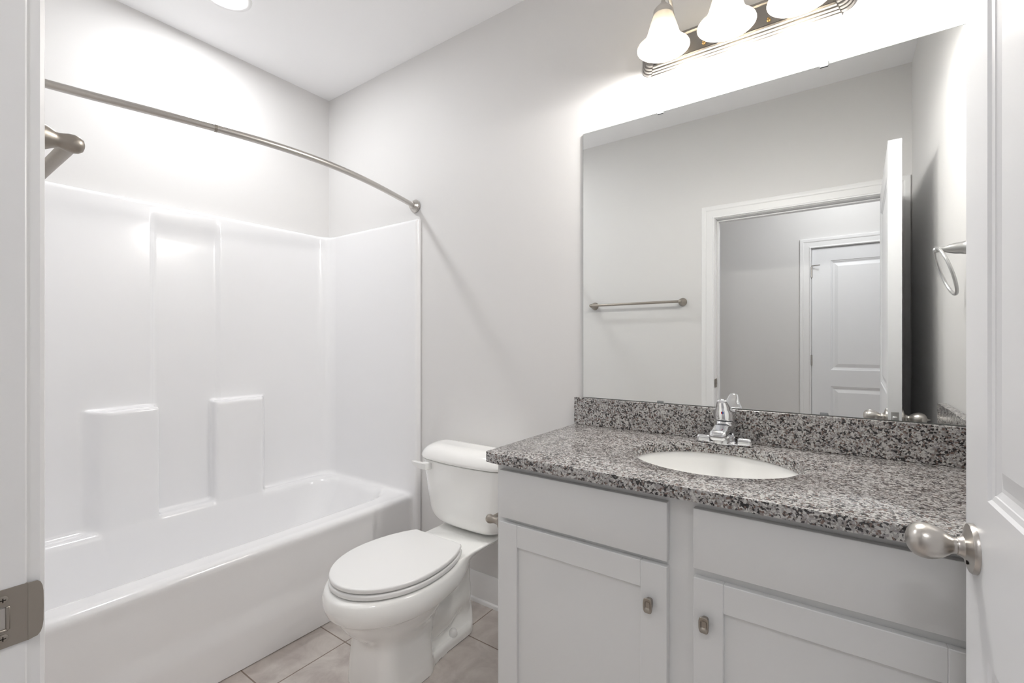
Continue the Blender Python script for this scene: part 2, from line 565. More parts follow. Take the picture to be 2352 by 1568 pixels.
for zc in (0.947, 0.985):
    mb = MB()
    mb.lathe([(0.0001, 0.0018), (0.003, 0.0017), (0.0042, 0.0012), (0.0045, 0)], (JL + 0.0008, -1.637, zc), 'x', 20)
    sw = add('screw', mb.mesh(smooth_angle=50), 'dark_nickel', sp)
    add('screw_slot', boxes(((JL + 0.0022, -1.637 - 0.0022, zc - 0.0004), (JL + 0.0028, -1.637 + 0.0022, zc + 0.0004)),
                            ((JL + 0.0022, -1.637 - 0.0004, zc - 0.0022), (JL + 0.0028, -1.637 + 0.0004, zc + 0.0022))), 'dark', sw)

# ------------------------------------------------------------------ panel doors
STICK = [(0.0, 0.0), (0.004, -0.0035), (0.011, -0.0050), (0.012, -0.0062), (0.020, -0.0095), (0.026, -0.0095), (0.050, -0.0025), (0.052, -0.0020)]

def door_mesh(wd, z0, z1, t, panels, sgn=-1):
    """leaf from x=0 to x=sgn*wd, y from -t to 0; panels = [(xa, xb, za, zb)] in 0..wd"""
    mb = MB()
    bm = mb.bm
    def face(y, out):
        xs0 = 0.0
        def V(x, z, d=0.0): return bm.verts.new((sgn * x, y + out * d, z))
        def quad(x0, x1, za, zb):
            if x1 - x0 > 1e-6 and zb - za > 1e-6:
                bm.faces.new((V(x0, za), V(x1, za), V(x1, zb), V(x0, zb)))
        xa, xb = panels[0][0], panels[0][1]
        quad(0, xa, z0, z1); quad(xb, wd, z0, z1)
        zprev = z0
        for (_, _, za, zb) in panels:
            quad(xa, xb, zprev, za); zprev = zb
        quad(xa, xb, zprev, z1)
        for (xa_, xb_, za, zb) in panels:
            rr = []
            for i, d in STICK:
                rr.append([V(xa_ + i, za + i, d), V(xb_ - i, za + i, d), V(xb_ - i, zb - i, d), V(xa_ + i, zb - i, d)])
            for a, b_ in zip(rr[:-1], rr[1:]):
                for k in range(4):
                    bm.faces.new((a[k], a[(k + 1) % 4], b_[(k + 1) % 4], b_[k]))
            bm.faces.new(rr[-1])
    face(0.0, 1); face(-t, -1)
    c = [bm.verts.new(p) for p in ((0, 0, z0), (sgn * wd, 0, z0), (sgn * wd, -t, z0), (0, -t, z0), (0, 0, z1), (sgn * wd, 0, z1), (sgn * wd, -t, z1), (0, -t, z1))]
    for f in ((0, 3, 2, 1), (4, 5, 6, 7), (0, 4, 7, 3), (1, 2, 6, 5)):
        bm.faces.new([c[i] for i in f])
    return mb.mesh(weld=0.00005)

# door_1: the open bathroom door
DW, DT = 0.908, 0.044
d1 = empty('door_1', (JR - 0.002, YD + 0.006, 0), math.radians(-88.25))
tag(d1, 'white two-panel door standing open at the right', None, kind='structure')
add('door_leaf', door_mesh(DW, 0.012, 2.06, DT, [(0.109, DW - 0.109, 0.22, 0.80), (0.109, DW - 0.109, 1.020, 1.945)]), 'door', d1, local=True)

def egg_knob(yface, out, lock_pin):
    """knob set in door local frame; out = +1/-1 along local y"""
    kx, kz = -(DW - 0.047), 0.931
    prof_rose = [(0.0001, 0.0), (0.0365, 0.0), (0.0365, 0.006), (0.035, 0.010), (0.030, 0.0125), (0.022, 0.015), (0.0165, 0.019), (0.0140, 0.026), (0.0138, 0.030), (0.0125, 0.0305), (0.0001, 0.0305)]
    prof_rose = [(r, h * 0.66) for r, h in prof_rose]
    rose = MB().lathe(prof_rose, (kx, yface, kz), 'y', 48, flip=out).mesh(smooth_angle=35)
    eg = [(0.0001, 0.0295), (0.0118, 0.0296), (0.0120, 0.034), (0.0128, 0.037), (0.0165, 0.042), (0.0205, 0.048), (0.0240, 0.056), (0.0260, 0.064),
          (0.0268, 0.071), (0.0262, 0.079), (0.0240, 0.086), (0.0200, 0.092), (0.0140, 0.0965), (0.0070, 0.099), (0.0001, 0.0996)]
    eg = [(r, (h - 0.0295) * 0.865 + 0.0192) for r, h in eg]
    kn = MB().lathe(eg, (kx, yface, kz), 'y', 48, flip=out).mesh(smooth_angle=50)
    pin = None
    if lock_pin:
        pin = MB().lathe([(0.006, 0.075), (0.0055, 0.080), (0.0025, 0.083), (0.002, 0.088), (0.0001, 0.0895)], (kx, yface, kz), 'y', 20, flip=out).mesh(smooth_angle=50)
    else:
        pin = MB().lathe([(0.0030, 0.0), (0.0030, 0.0016), (0.0001, 0.0016)], (kx + 0.012, yface + out * 0.0098, kz - 0.018), 'y', 14, flip=out).mesh()
    return rose, kn, pin
for yf, out, pin in ((-DT, -1, False), (0.0, 1, True)):
    rose, kn, pn = egg_knob(yf, out, pin)
    k = add('door_knob', kn, 'nickel', d1, local=True)
    tag(k, 'brushed nickel egg-shaped knob')
    add('rose', rose, 'nickel', k, local=True)
    if pin: add('lock_button', pn, 'nickel', k, local=True)
    else: add('pin_hole', pn, 'dark', k, local=True)
lp = add('latch_plate', MB().box((-DW - 0.0012, -DT / 2 - 0.0125, 0.931 - 0.028), (-DW + 0.001, -DT / 2 + 0.0125, 0.931 + 0.028), 0.0008, 1).mesh(), 'satin', d1, local=True)
add('latch_bolt', MB().box((-DW - 0.009, -DT / 2 - 0.008, 0.931 - 0.010), (-DW, -DT / 2 + 0.008, 0.931 + 0.010), 0.003, 2).mesh(smooth_angle=50), 'satin', lp, local=True)
for hz in (0.25, 1.02, 1.80):
    add('hinge', MB().lathe([(0.0001, -0.046), (0.006, -0.045), (0.006, 0.045), (0.0001, 0.046)], (0.004, 0.005, hz), 'z', 16).mesh(smooth_angle=40), 'nickel', d1, local=True)

# door_2: closed door across the hall
d2 = empty('door_2', (HD1 - 0.003, YF - 0.004, 0), 0.0)
tag(d2, 'white two-panel door closed across the hall, seen in the mirror', None, kind='structure')
HW = HD1 - HD0 - 0.006
add('door_leaf', door_mesh(HW, 0.012, HDT - 0.004, 0.040, [(0.135, HW - 0.135, 0.22, 0.865), (0.135, HW - 0.135, 1.005, 1.94)]), 'door', d2, local=True)
for hz in (0.25, 1.085, 1.85):
    add('hinge', MB().lathe([(0.0001, -0.046), (0.0065, -0.045), (0.0065, 0.045), (0.0001, 0.046)], (-HW - 0.001, 0.005, hz), 'z', 16).mesh(smooth_angle=40), 'nickel', d2, local=True)
add('hinge_stop', MB().tube([(-HW - 0.001, 0.006, 1.905), (-HW + 0.02, 0.02, 1.905), (-HW + 0.06, 0.03, 1.905)], 0.004, 10).mesh(smooth_angle=40), 'nickel', d2, local=True)
k2 = add('door_knob', MB().lathe([(0.0001, 0), (0.033, 0), (0.033, 0.008), (0.014, 0.014), (0.012, 0.03), (0.024, 0.05), (0.026, 0.065), (0.018, 0.09), (0.0001, 0.096)], (-0.06, 0.0, 0.938), 'y', 32).mesh(smooth_angle=40), 'nickel', d2, local=True)

# ================================================================== TUB AND SURROUND
RIM = 0.432
STOP = 1.895
def tub_f(x, y, z):
    # apron and body
    xf = 0.794 + 0.013 * (1 - sstep(0.13, 0.22, z)) + 0.004 * sstep(0.36, 0.42, z)
    body = smax(x - xf, z - RIM, 0.035)
    body = np.maximum(body, np.maximum(np.abs(y + 0.81) - 0.808, np.maximum(0.002 - x, 0.001 - z)))
    # basin
    t = np.clip(RIM - z, 0, 1)
    cx, hx = 0.385 + 0 * t, 0.288 - 0.16 * t
    yr = -0.075 - 0.50 * t - 0.6 * t * t
    yl = -1.535 + 0.22 * t
    cy, hy = (yr + yl) / 2, (yr - yl) / 2
    r = 0.13
    qx = np.abs(x - cx) - (hx - r); qy = np.abs(y - cy) - (hy - r)
    side = np.sqrt(np.maximum(qx, 0) ** 2 + np.maximum(qy, 0) ** 2) + np.minimum(np.maximum(qx, qy), 0) - r
    cav = smax(side, 0.085 - z, 0.16)
    # surround walls
    colm = sstep(-0.945, -0.920, y) * (1 - sstep(-0.668, -0.643, y)) * (1 - sstep(1.72, 1.885, z))
    xb = 0.036 - 0.014 * colm
    wb = x - xb
    wr = -0.032 - y
    wl = y + 1.588
    sur = smin(wb, wr, 0.09)
    sur = smin(sur, wl, 0.09)
    lim = smax(z - STOP, x - 0.838, 0.012)
    # flange outline stays full size at the wall
    sur = smax(sur, lim, 0.022)
    # shelf blocks
    xfr = 0.004 + 0.100 * sstep(-1.225, -1.090, y) * (1 - sstep(-0.475, -0.405, y))
    blk = smax(x - xfr, z - 0.939, 0.012)
    blk = np.maximum(blk, np.maximum(-1.225 - y, y + 0.400))
    blk = np.maximum(blk, 0.25 - z)
    nt_ = smax(smax(-0.928 - y, y + 0.684, 0.02), RIM - z, 0.02)
    blk = smax(blk, -nt_, 0.014)
    sur = smin(sur, blk, 0.018)
    all_ = smin(body, sur, 0.025)
    all_ = smax(all_, -cav, 0.035)
    all_ = smin(all_, smax(blk, -cav, 0.02), 0.02)
    return np.maximum(all_, np.maximum(np.abs(y + 0.81) - 0.809, np.maximum(0.0015 - x, 0.001 - z)))

P, Q, Nn = sdf_mesh(tub_f, (-0.008, -1.632, -0.008), (0.86, 0.012, 1.915), 0.0085)
fz = P[Q][:, :, 2].mean(1)
tub = empty('shower_tub', (0.40, -0.81, 0))
tag(tub, 'glossy white one-piece bathtub and shower surround along the left wall', 'bathtub')
add('tub', np_mesh(P, Q, Nn, fz <= RIM + 0.006), 'fiberglass', tub)
add('surround', np_mesh(P, Q, Nn, fz > RIM + 0.006), 'fiberglass', tub)

# ================================================================== TOILET
TX = 1.283
toilet = empty('toilet', (TX, -0.40, 0))
tag(toilet, 'white two-piece toilet with closed lid between the tub and vanity', 'toilet')

def egg_out(off=0.0, n=72, yb=-0.325, hw=0.197, yc=-0.560, bf=0.245, bb=0.313):
    """lid outline, front at -y, cut straight at the back"""
    pts = []
    a0 = math.asin((yb - yc) / bb)
    for i in range(n + 1):
        a = a0 - (PI + 2 * a0) * i / n
        s_ = math.sin(a); c_ = math.cos(a)
        pts.append((hw * c_, yc + (bb if s_ > 0 else bf) * s_))
    if off:
        out = []
        m_ = len(pts)
        for i, (x, y) in enumerate(pts):
            x0, y0 = pts[max(i - 1, 0)]; x1, y1 = pts[min(i + 1, m_ - 1)]
            tx, ty = x1 - x0, y1 - y0; L = math.hypot(tx, ty)
            nx, ny = ty / L, -tx / L
            if nx * x + ny * (y - yc) < 0: nx, ny = -nx, -ny
            out.append((x + nx * off, min(y + ny * off, yb + off)))
        pts = out
    return pts

def egg_slab(z0, z1, r, off=0.0, crown=0.0):
    rings = []
    for i in range(4):
        a = PI / 2 * i / 3
        rings.append([(TX + x, y, z0 + r * (1 - math.sin(a))) for x, y in egg_out(off - r * (1 - math.cos(a)))][::1])
    rings = rings[::-1]
    for i in range(5):
        a = PI / 2 * i / 4
        rings.append([(TX + x, y, z1 - crown - r * (1 - math.sin(a))) for x, y in egg_out(off - r * (1 - math.cos(a)))])
    if crown:
        for q in (0.012, 0.035, 0.08):
            rings.append([(TX + x, y, z1 - crown * math.exp(-q * 40)) for x, y in egg_out(off - r - q)])
    return MB().rings(rings, True, True, True).mesh(smooth_angle=35)

add('seat', egg_slab(0.393, 0.411, 0.006), 'seat', toilet)
ld = add('lid', egg_slab(0.4145, 0.432, 0.006, -0.002), 'seat', toilet)
for sx in (-0.07, 0.07):
    add('hinge', MB().box((TX + sx - 0.022, -0.330, 0.392), (TX + sx + 0.022, -0.300, 0.418), 0.006, 3).mesh(smooth_angle=50), 'seat', ld)

def bowl_f(x, y, z):
    x = x - TX
    ax = np.abs(x)
    # rim band: egg outline in plan
    yc = -0.560
    by = np.where(y > yc, 0.345, 0.262)
    zz = np.clip((0.392 - z) / 0.392, 0, 1)
    rho = np.sqrt((x / 0.207) ** 2 + ((y - yc) / by) ** 2)
    egg = (rho - 1) * 0.205
    bulge = 0.004 - 0.012 * ((z - 0.35) / 0.045) ** 2
    band = smax(egg - np.maximum(bulge, -0.03), np.abs(z - 0.345) - 0.045, 0.014)
    # lower bowl
    low = (np.sqrt((x / 0.178) ** 2 + ((y + 0.565) / 0.225) ** 2 + ((z - 0.325) / 0.165) ** 2) - 1) * 0.165
    low = np.maximum(low, z - 0.37)
    d = smin(band, low, 0.022)
    # rear deck under the tank
    wdt = 0.150 + 0.05 * sstep(-0.34, -0.18, y)
    deck = smax(smax(ax - wdt, np.abs(y + 0.20) - 0.165, 0.03), np.abs(z - 0.362 - 0.0) - 0.030, 0.012)
    under = smax(deck, 0.332 + 0.9 * np.maximum(ax - 0.10, 0) - z, 0.02)
    d = smin(d, under, 0.03)
    # front skirt / pedestal
    pw = 0.106 + 0.022 * (1 - sstep(0.0, 0.30, z))
    pf = -0.695 + 0.012 * sstep(0.0, 0.3, z)
    ped = smax(ax - pw, np.abs(y - (pf - 0.455 - 0.05 * sstep(0.3, 0.0, z) * 0) / 2) - (-0.455 - pf) / 2, 0.06)
    ped = smax(ped, z - 0.30, 0.02)
    d = smin(d, ped, 0.035)
    # inner core and trapway
    core = capsule(x, y, z, (0, -0.52, 0.20), (0, -0.34, 0.13), 0.095, 0.078)
    d = smin(d, core, 0.03)
    trap = capsule(x, y, z, (0, -0.40, 0.11), (0, -0.235, 0.16), 0.074, 0.068)
    d = smin(d, trap, 0.02)
    neck = capsule(x, y, z, (0, -0.205, 0.06), (0, -0.225, 0.30), 0.054, 0.066)
    d = smin(d, neck, 0.025)
    # foot
    fr = np.sqrt((x / 1.0) ** 2 + (np.maximum(y + 0.245, 0)) ** 2)
    fw = 0.090 + 0.034 * sstep(-0.35, -0.62, y)
    foot = np.where(y > -0.245, fr - 0.090, ax - fw)
    foot = np.maximum(foot, -0.66 - y)
    ftop = 0.040 + 0.055 * sstep(0.074, 0.03, ax)
    foot = smax(foot, z - ftop, 0.018)
    d = smin(d, foot, 0.018)
    return np.maximum(smax(d, z - 0.3905, 0.006), 0.0005 - z)

sdf_add('bowl', bowl_f, (TX - 0.24, -0.86, -0.008), (TX + 0.24, -0.02, 0.41), 0.0056, 'porcelain', toilet)
for sx in (-1, 1):
    add('bolt_cap', MB().lathe([(0.0175, 0.0), (0.0172, 0.008), (0.0150, 0.017), (0.0105, 0.023), (0.005, 0.026), (0.0001, 0.0265)], (TX + sx * 0.072, -0.315, 0.0395), 'z', 24).mesh(smooth_angle=60), 'seat', toilet)

def tank_f(x, y, z):
    x = x - TX
    ax = np.abs(x)
    u = np.clip((z - 0.397) / 0.295, 0, 1)
    hw = 0.202 + 0.048 * u
    yf = -0.206 - 0.022 * u + 0.030 * (x / 0.25) ** 2
    q = smax(ax - hw, yf - y, 0.07)
    q = smax(q, y + 0.018, 0.02)
    q = smax(q, 0.397 - z, 0.09)
    return np.maximum(q, z - 0.700)
tank = sdf_add('tank', tank_f, (TX - 0.28, -0.26, 0.387), (TX + 0.28, 0.0, 0.712), 0.0065, 'porcelain', toilet)

def tlid_f(x, y, z):
    x = x - TX
    ax = np.abs(x)
    yf = -0.243 + 0.030 * (x / 0.25) ** 2
    q = smax(ax - 0.263, yf - y, 0.08)
    q = smax(q, y + 0.012, 0.03)
    q = smax(q, z - 0.771, 0.085)
    return smax(q, 0.702 - z, 0.018)
sdf_add('tank_lid', tlid_f, (TX - 0.285, -0.265, 0.690), (TX + 0.285, 0.005, 0.783), 0.006, 'porcelain', toilet)
# flush lever
mb = MB()
mb.box((TX - 0.190, -0.236, 0.661), (TX - 0.150, -0.212, 0.695), 0.006, 3)
lv = mb.mesh(smooth_angle=45)
lever = add('flush_lever', lv, 'seat', toilet)
mb = MB()
mb.rings([[(TX - 0.012 + a, -0.252 - d, zb + 0.006), (TX - 0.012 + a, -0.234, zb + 0.006), (TX - 0.012 + a, -0.234, zt + 0.006), (TX - 0.012 + a, -0.252 - d, zt + 0.006)] for a, d, zb, zt in
          ((-0.142, 0.0, 0.660, 0.686), (-0.170, 0.003, 0.661, 0.686), (-0.205, 0.003, 0.667, 0.686), (-0.222, 0.002, 0.672, 0.687), (-0.236, -0.004, 0.680, 0.686))], smooth=False)
add('lever_arm', mb.mesh(), 'seat', lever)

# ================================================================== VANITY
VX0, VX1 = 1.783, XR - 0.003
FY = -0.575            # face frame
van = empty('vanity_cabinet', ((VX0 + VX1) / 2, -0.29, 0))
tag(van, 'white shaker vanity cabinet under the granite countertop', 'cabinet')
ZT = 0.873
add('carcass', boxes(((VX0, FY + 0.019, 0.0), (VX0 + 0.016, -0.003, ZT)), ((VX1 - 0.016, FY + 0.019, 0.0), (VX1, -0.003, ZT)),
                     ((VX0 + 0.016, FY + 0.019, 0.10), (VX1 - 0.016, -0.02, 0.116)), ((VX0 + 0.016, -0.02, 0.10), (VX1 - 0.016, -0.003, ZT)),
                     ((VX0 + 0.016, FY + 0.07, 0.0), (VX1 - 0.016, FY + 0.085, 0.10))), 'cabinet', van)
dA = (1.801, 2.308)
dB = (2.368, 2.872)
add('face_frame', boxes(((VX0, FY, 0.0), (VX0 + 0.030, FY + 0.019, ZT)), ((VX1 - 0.11, FY, 0.0), (VX1, FY + 0.019, ZT)),
                        ((dA[1] - 0.012, FY, 0.10), (dB[0] + 0.012, FY + 0.019, ZT)),
                        ((VX0 + 0.030, FY, 0.842), (dA[1] - 0.012, FY + 0.019, ZT)), ((dB[0] + 0.012, FY, 0.842), (VX1 - 0.11, FY + 0.019, ZT)),
                        ((VX0 + 0.030, FY, 0.685), (dA[1] - 0.012, FY + 0.019, 0.725)), ((dB[0] + 0.012, FY, 0.685), (VX1 - 0.11, FY + 0.019, 0.725)),
                        ((VX0 + 0.030, FY, 0.10), (dA[1] - 0.012, FY + 0.019, 0.14)), ((dB[0] + 0.012, FY, 0.10), (VX1 - 0.11, FY + 0.019, 0.14))), 'cabinet', van)
PY0, PY1 = FY - 0.0195, FY - 0.0005
for (a, b_), zb in ((dA, 0.7095), (dB, 0.7125)):
    add('drawer_front', box((a, PY0, zb), (b_, PY1, 0.853), 0.0025, 2), 'cabinet', van)

def shaker(a, b_, z0, z1, s_=0.066):
    mb = MB()
    mb.box((a, PY0, z0), (a + s_, PY1, z1), 0.0016, 1)
    mb.box((b_ - s_, PY0, z0), (b_, PY1, z1), 0.0016, 1)
    mb.box((a + s_, PY0 + 0.0002, z1 - s_), (b_ - s_, PY1, z1), 0.0016, 1)
    mb.box((a + s_, PY0 + 0.0002, z0), (b_ - s_, PY1, z0 + s_), 0.0016, 1)
    mb.box((a + s_ - 0.004, PY0 + 0.009, z0 + s_ - 0.004), (b_ - s_ + 0.004, PY1, z1 - s_ + 0.004))
    return mb.mesh(smooth_angle=30)

def cab_knob(door, x, z):
    # rounded rectangular face, dished in the middle, on a short post
    n = 40
    def out(hw, hh, p, y):
        ring = []
        for i in range(n):
            a = 2 * PI * i / n
            c, s_ = math.cos(a), math.sin(a)
            k = (abs(c) ** p + abs(s_) ** p) ** (-1 / p)
            ring.append((x + hw * c * k * (1 - 0.10 * abs(s_ * k) ** 2), y, z + hh * s_ * k))
        return ring
    yb = PY0
    rings = [out(0.0075, 0.013, 5, yb + 0.0005), out(0.0070, 0.012, 5, yb - 0.009), out(0.0085, 0.0150, 5, yb - 0.0125),
             out(0.0108, 0.0178, 4.5, yb - 0.0150), out(0.0112, 0.0182, 4.5, yb - 0.0180), out(0.0102, 0.0172, 4.5, yb - 0.0195),
             out(0.0088, 0.0155, 4.5, yb - 0.0192), out(0.0070, 0.0110, 5, yb - 0.0180), out(0.0060, 0.0080, 6, yb - 0.0160), out(0.0050, 0.0070, 6, yb - 0.0150)]
    o = add('knob', MB().rings(rings, True, True, True).mesh(smooth_angle=40), 'dark_nickel', door)
    tag(o, 'small dull nickel knob')
dl = add('cabinet_door', shaker(dA[0], dA[1], 0.118, 0.6965), 'cabinet', van)
cab_knob(dl, 2.266, 0.5985)
dr = add('cabinet_door', shaker(dB[0], dB[1], 0.118, 0.6925), 'cabinet', van)
cab_knob(dr, 2.3955, 0.5965)

# countertop with an oval cut-out
CX0, CX1, CY0, CY1 = 1.757, XR - 0.002, -0.617, -0.002
CZ0, CZ1 = 0.8745, 0.905
SX, SY, SA, SB = 2.345, -0.288, 0.226, 0.197
def counter():
    n = 128
    angs = sorted(set([2 * PI * i / n for i in range(n)] + [math.atan2(y - SY, x - SX) % (2 * PI) for x in (CX0, CX1) for y in (CY0, CY1)]))
    def rect(a, ins=0.0):
        c, s_ = math.cos(a), math.sin(a)
        x0, x1, y0, y1 = CX0 + ins - SX, CX1 - ins - SX, CY0 + ins - SY, CY1 - ins - SY
        t = min((x1 / c) if c > 1e-9 else 1e9, (x0 / c) if c < -1e-9 else 1e9, (y1 / s_) if s_ > 1e-9 else 1e9, (y0 / s_) if s_ < -1e-9 else 1e9)
        x, y = SX + c * t, SY + s_ * t
        # clip the free front-left corner
        d = 0.014 - ((x - CX0 - ins) + (y - CY0 - ins))
        if d > 0:
            x += d * 0.5; y += d * 0.5
        return x, y
    def ell(a, e=0.0):
        c, s_ = math.cos(a), math.sin(a)
        k = 1 / math.sqrt((c / (SA + e)) ** 2 + (s_ / (SB + e)) ** 2)
        return SX + c * k, SY + s_ * k
    E = 0.003
    rings = [[(*rect(a, 0.0), CZ0) for a in angs], [(*rect(a, 0.0), CZ1 - E) for a in angs], [(*rect(a, E * 0.3), CZ1 - E * 0.3) for a in angs], [(*rect(a, E), CZ1) for a in angs],
             [(*ell(a, E), CZ1) for a in angs], [(*ell(a, E * 0.3), CZ1 - E * 0.3) for a in angs], [(*ell(a, 0), CZ1 - E) for a in angs], [(*ell(a), CZ0) for a in angs], [(*rect(a, 0.0), CZ0) for a in angs]]
    return MB().rings(rings, True, False, False, smooth=False).mesh(smooth_angle=32, weld=0.00003)
ct = add('countertop', counter(), 'granite', origin=(CX0, CY1, CZ0))
tag(ct, 'speckled grey granite countertop with an oval sink cut-out', 'countertop')
bs = add('backsplash', box((CX0, -0.0215, CZ1), (XR - 0.002, -0.0015, 1.014), 0.0015, 1), 'granite', origin=(CX0, -0.02, CZ1))
tag(bs, 'long speckled granite backsplash strip under the wall mirror', 'backsplash')
ss = add('side_splash', box((XR - 0.029, CY0 + 0.004, CZ1), (XR - 0.0015, -0.022, 1.014), 0.0015, 1), 'granite', origin=(XR - 0.02, -0.3, CZ1))
tag(ss, 'short granite side splash on right wall, reflected at mirror corner', 'backsplash')

# sink
snk = empty('sink', (SX, SY, 0.70))
tag(snk, 'white oval undermount sink set into the granite countertop', 'sink')
def sink_mesh():
    prof = [(1.11, 0.0), (1.11, -0.010), (1.06, -0.012), (1.0, -0.075), (0.93, -0.115), (0.78, -0.145), (0.5, -0.165), (0.2, -0.171), (0.10, -0.172)]
    inner = [(1.11, -0.0005), (1.03, -0.0005), (1.018, -0.003), (1.01, -0.010), (0.985, -0.040), (0.95, -0.070), (0.89, -0.100), (0.78, -0.125), (0.62, -0.142), (0.42, -0.152), (0.22, -0.157), (0.09, -0.159)]
    rings = []
    n = 96
    for k, h in prof[::-1] + inner:
        rings.append([(SX + math.cos(2 * PI * i / n) * SA * k, SY + math.sin(2 * PI * i / n) * SB * k, CZ0 - 0.0005 + h) for i in range(n)])
    return MB().rings(rings, True, True, True).mesh(smooth_angle=40)
add('basin', sink_mesh(), 'porcelain', snk)
add('drain', MB().lathe([(0.0001, 0.0), (0.021, 0.0), (0.022, 0.003), (0.017, 0.004), (0.015, 0.002), (0.012, 0.008), (0.0001, 0.010)], (SX, SY, CZ0 - 0.1595), 'z', 32).mesh(smooth_angle=40), 'chrome', snk)

# faucet
FX, FYc = 2.338, -0.066
fau = empty('faucet', (FX, FYc, CZ1))
tag(fau, 'chrome single-lever faucet standing behind the oval sink', 'faucet')
def fau_f(x, y, z):
    x = x - FX; y = y - FYc; z = z - CZ1
    wing = rbox(np.abs(x), y, z, (-0.09, -0.025, 0.0), (0.084, 0.025, 0.027), 0.010)
    wing = smax(wing, 0.042 - np.abs(x), 0.006)
    plate = rbox(x, y, z, (-0.084, -0.020, 0.0), (0.084, 0.025, 0.006), 0.003)
    body = smax(np.sqrt(x * x + y * y) - (0.029 - 0.08 * np.clip(z, 0, 0.1) * 0.3), z - 0.078, 0.006)
    fl = smax(np.abs(x) - (0.036 - 0.12 * np.clip(z, 0, 0.08)), np.abs(y - 0.007) - 0.019, 0.008)
    fl = smax(fl, z - 0.062, 0.01)
    sp_ = rbox(x, y, z - 0.048 - 0.10 * np.clip(-y, 0, 0.2) * (-y > 0) + 0.02 * np.clip((-y - 0.06) / 0.06, 0, 1), (-0.026, -0.118, -0.016), (0.026, 0.0, 0.016), 0.015)
    d = smin(wing, plate, 0.006)
    d = smin(d, smin(body, fl, 0.008), 0.008)
    d = smin(d, sp_, 0.012)
    return np.maximum(d, 0.0003 - z)
sdf_add('spout_body', fau_f, (FX - 0.095, FYc - 0.13, CZ1 - 0.004), (FX + 0.095, FYc + 0.035, CZ1 + 0.085), 0.0021, 'chrome', fau)
add('aerator', MB().lathe([(0.0001, -0.006), (0.0125, -0.006), (0.0135, -0.003), (0.0135, 0.010), (0.0001, 0.010)], (FX, FYc - 0.100, CZ1 + 0.026), 'z', 28).mesh(smooth_angle=40), 'satin', fau)
def hnd_f(x, y, z):
    x = x - FX; y = y - FYc; z = z - CZ1 - 0.080
    cyl = smax(np.sqrt(x * x + y * y) - 0.0300, np.abs(z - 0.014) - 0.014, 0.005)
    t = np.clip(z / 0.065, 0, 1)
    fin = capsule(x * (0.92 - 0.34 * t), y, z, (0, 0.002, 0.012), (0, -0.043, 0.063), 0.0262, 0.0090)
    return np.maximum(smin(cyl, fin, 0.016), -z)
hd = sdf_add('handle', hnd_f, (FX - 0.040, FYc - 0.08, CZ1 + 0.076), (FX + 0.040, FYc + 0.040, CZ1 + 0.16), 0.0018, 'chrome', fau)
def hnd_y(dx, zz):
    ysamp = np.linspace(-0.09, 0.0, 1800)
    v = hnd_f(np.full_like(ysamp, FX + dx), FYc + ysamp, np.full_like(ysamp, zz))
    return FYc + float(ysamp[np.argmax(v < 0)])
for nm, mt, s0 in (('hot_mark', 'red', 1), ('cold_mark', 'blue', -1)):
    zc = CZ1 + 0.080 + 0.026
    fwd = [(0.0042 * math.cos(PI / 2 + s0 * PI * i / 14), 0.0042 * math.sin(PI / 2 + s0 * PI * i / 14)) for i in range(15)]
    rings = [[(FX + px, hnd_y(px, zc + pz) + d_, zc + pz) for px, pz in fwd] for d_ in (0.001, -0.0005)]
    add(nm, MB().rings(rings, True, True, True, smooth=False).mesh(), mt, hd)

# ================================================================== MIRROR
MX0, MX1, MZ0, MZ1 = 1.791, XR - 0.004, 1.0165, 2.093
mir = empty('wall_mirror', ((MX0 + MX1) / 2, -0.003, MZ0))
tag(mir, 'large frameless wall mirror above the granite backsplash', 'mirror')
mg = add('mirror_glass', box((MX0, -0.0065, MZ0), (MX1, -0.0010, MZ1)), 'mirror', mir)
add('glass_edge', boxes(((MX0 - 0.0012, -0.0062, MZ0), (MX0, -0.0008, MZ1)), ((MX0, -0.0062, MZ1), (MX1, -0.0008, MZ1 + 0.0012)), ((MX0, -0.0062, MZ0 - 0.0012), (MX1, -0.0008, MZ0))), 'glass_edge', mir)
for cxp in (2.107, 2.610):
    for zc, up in ((MZ1, 1), (MZ0, -1)):
        mb = MB()
        mb.box((cxp - 0.011, -0.0105, min(zc - up * 0.007, zc + up * 0.004)), (cxp + 0.011, -0.0068, max(zc - up * 0.007, zc + up * 0.004)), 0.002, 2)
        if up > 0:
            mb.box((cxp - 0.011, -0.0075, zc + 0.0015), (cxp + 0.011, -0.0004, zc + 0.014), 0.001, 1)
        add('mirror_clip', mb.mesh(smooth_angle=40), 'plastic', mir)

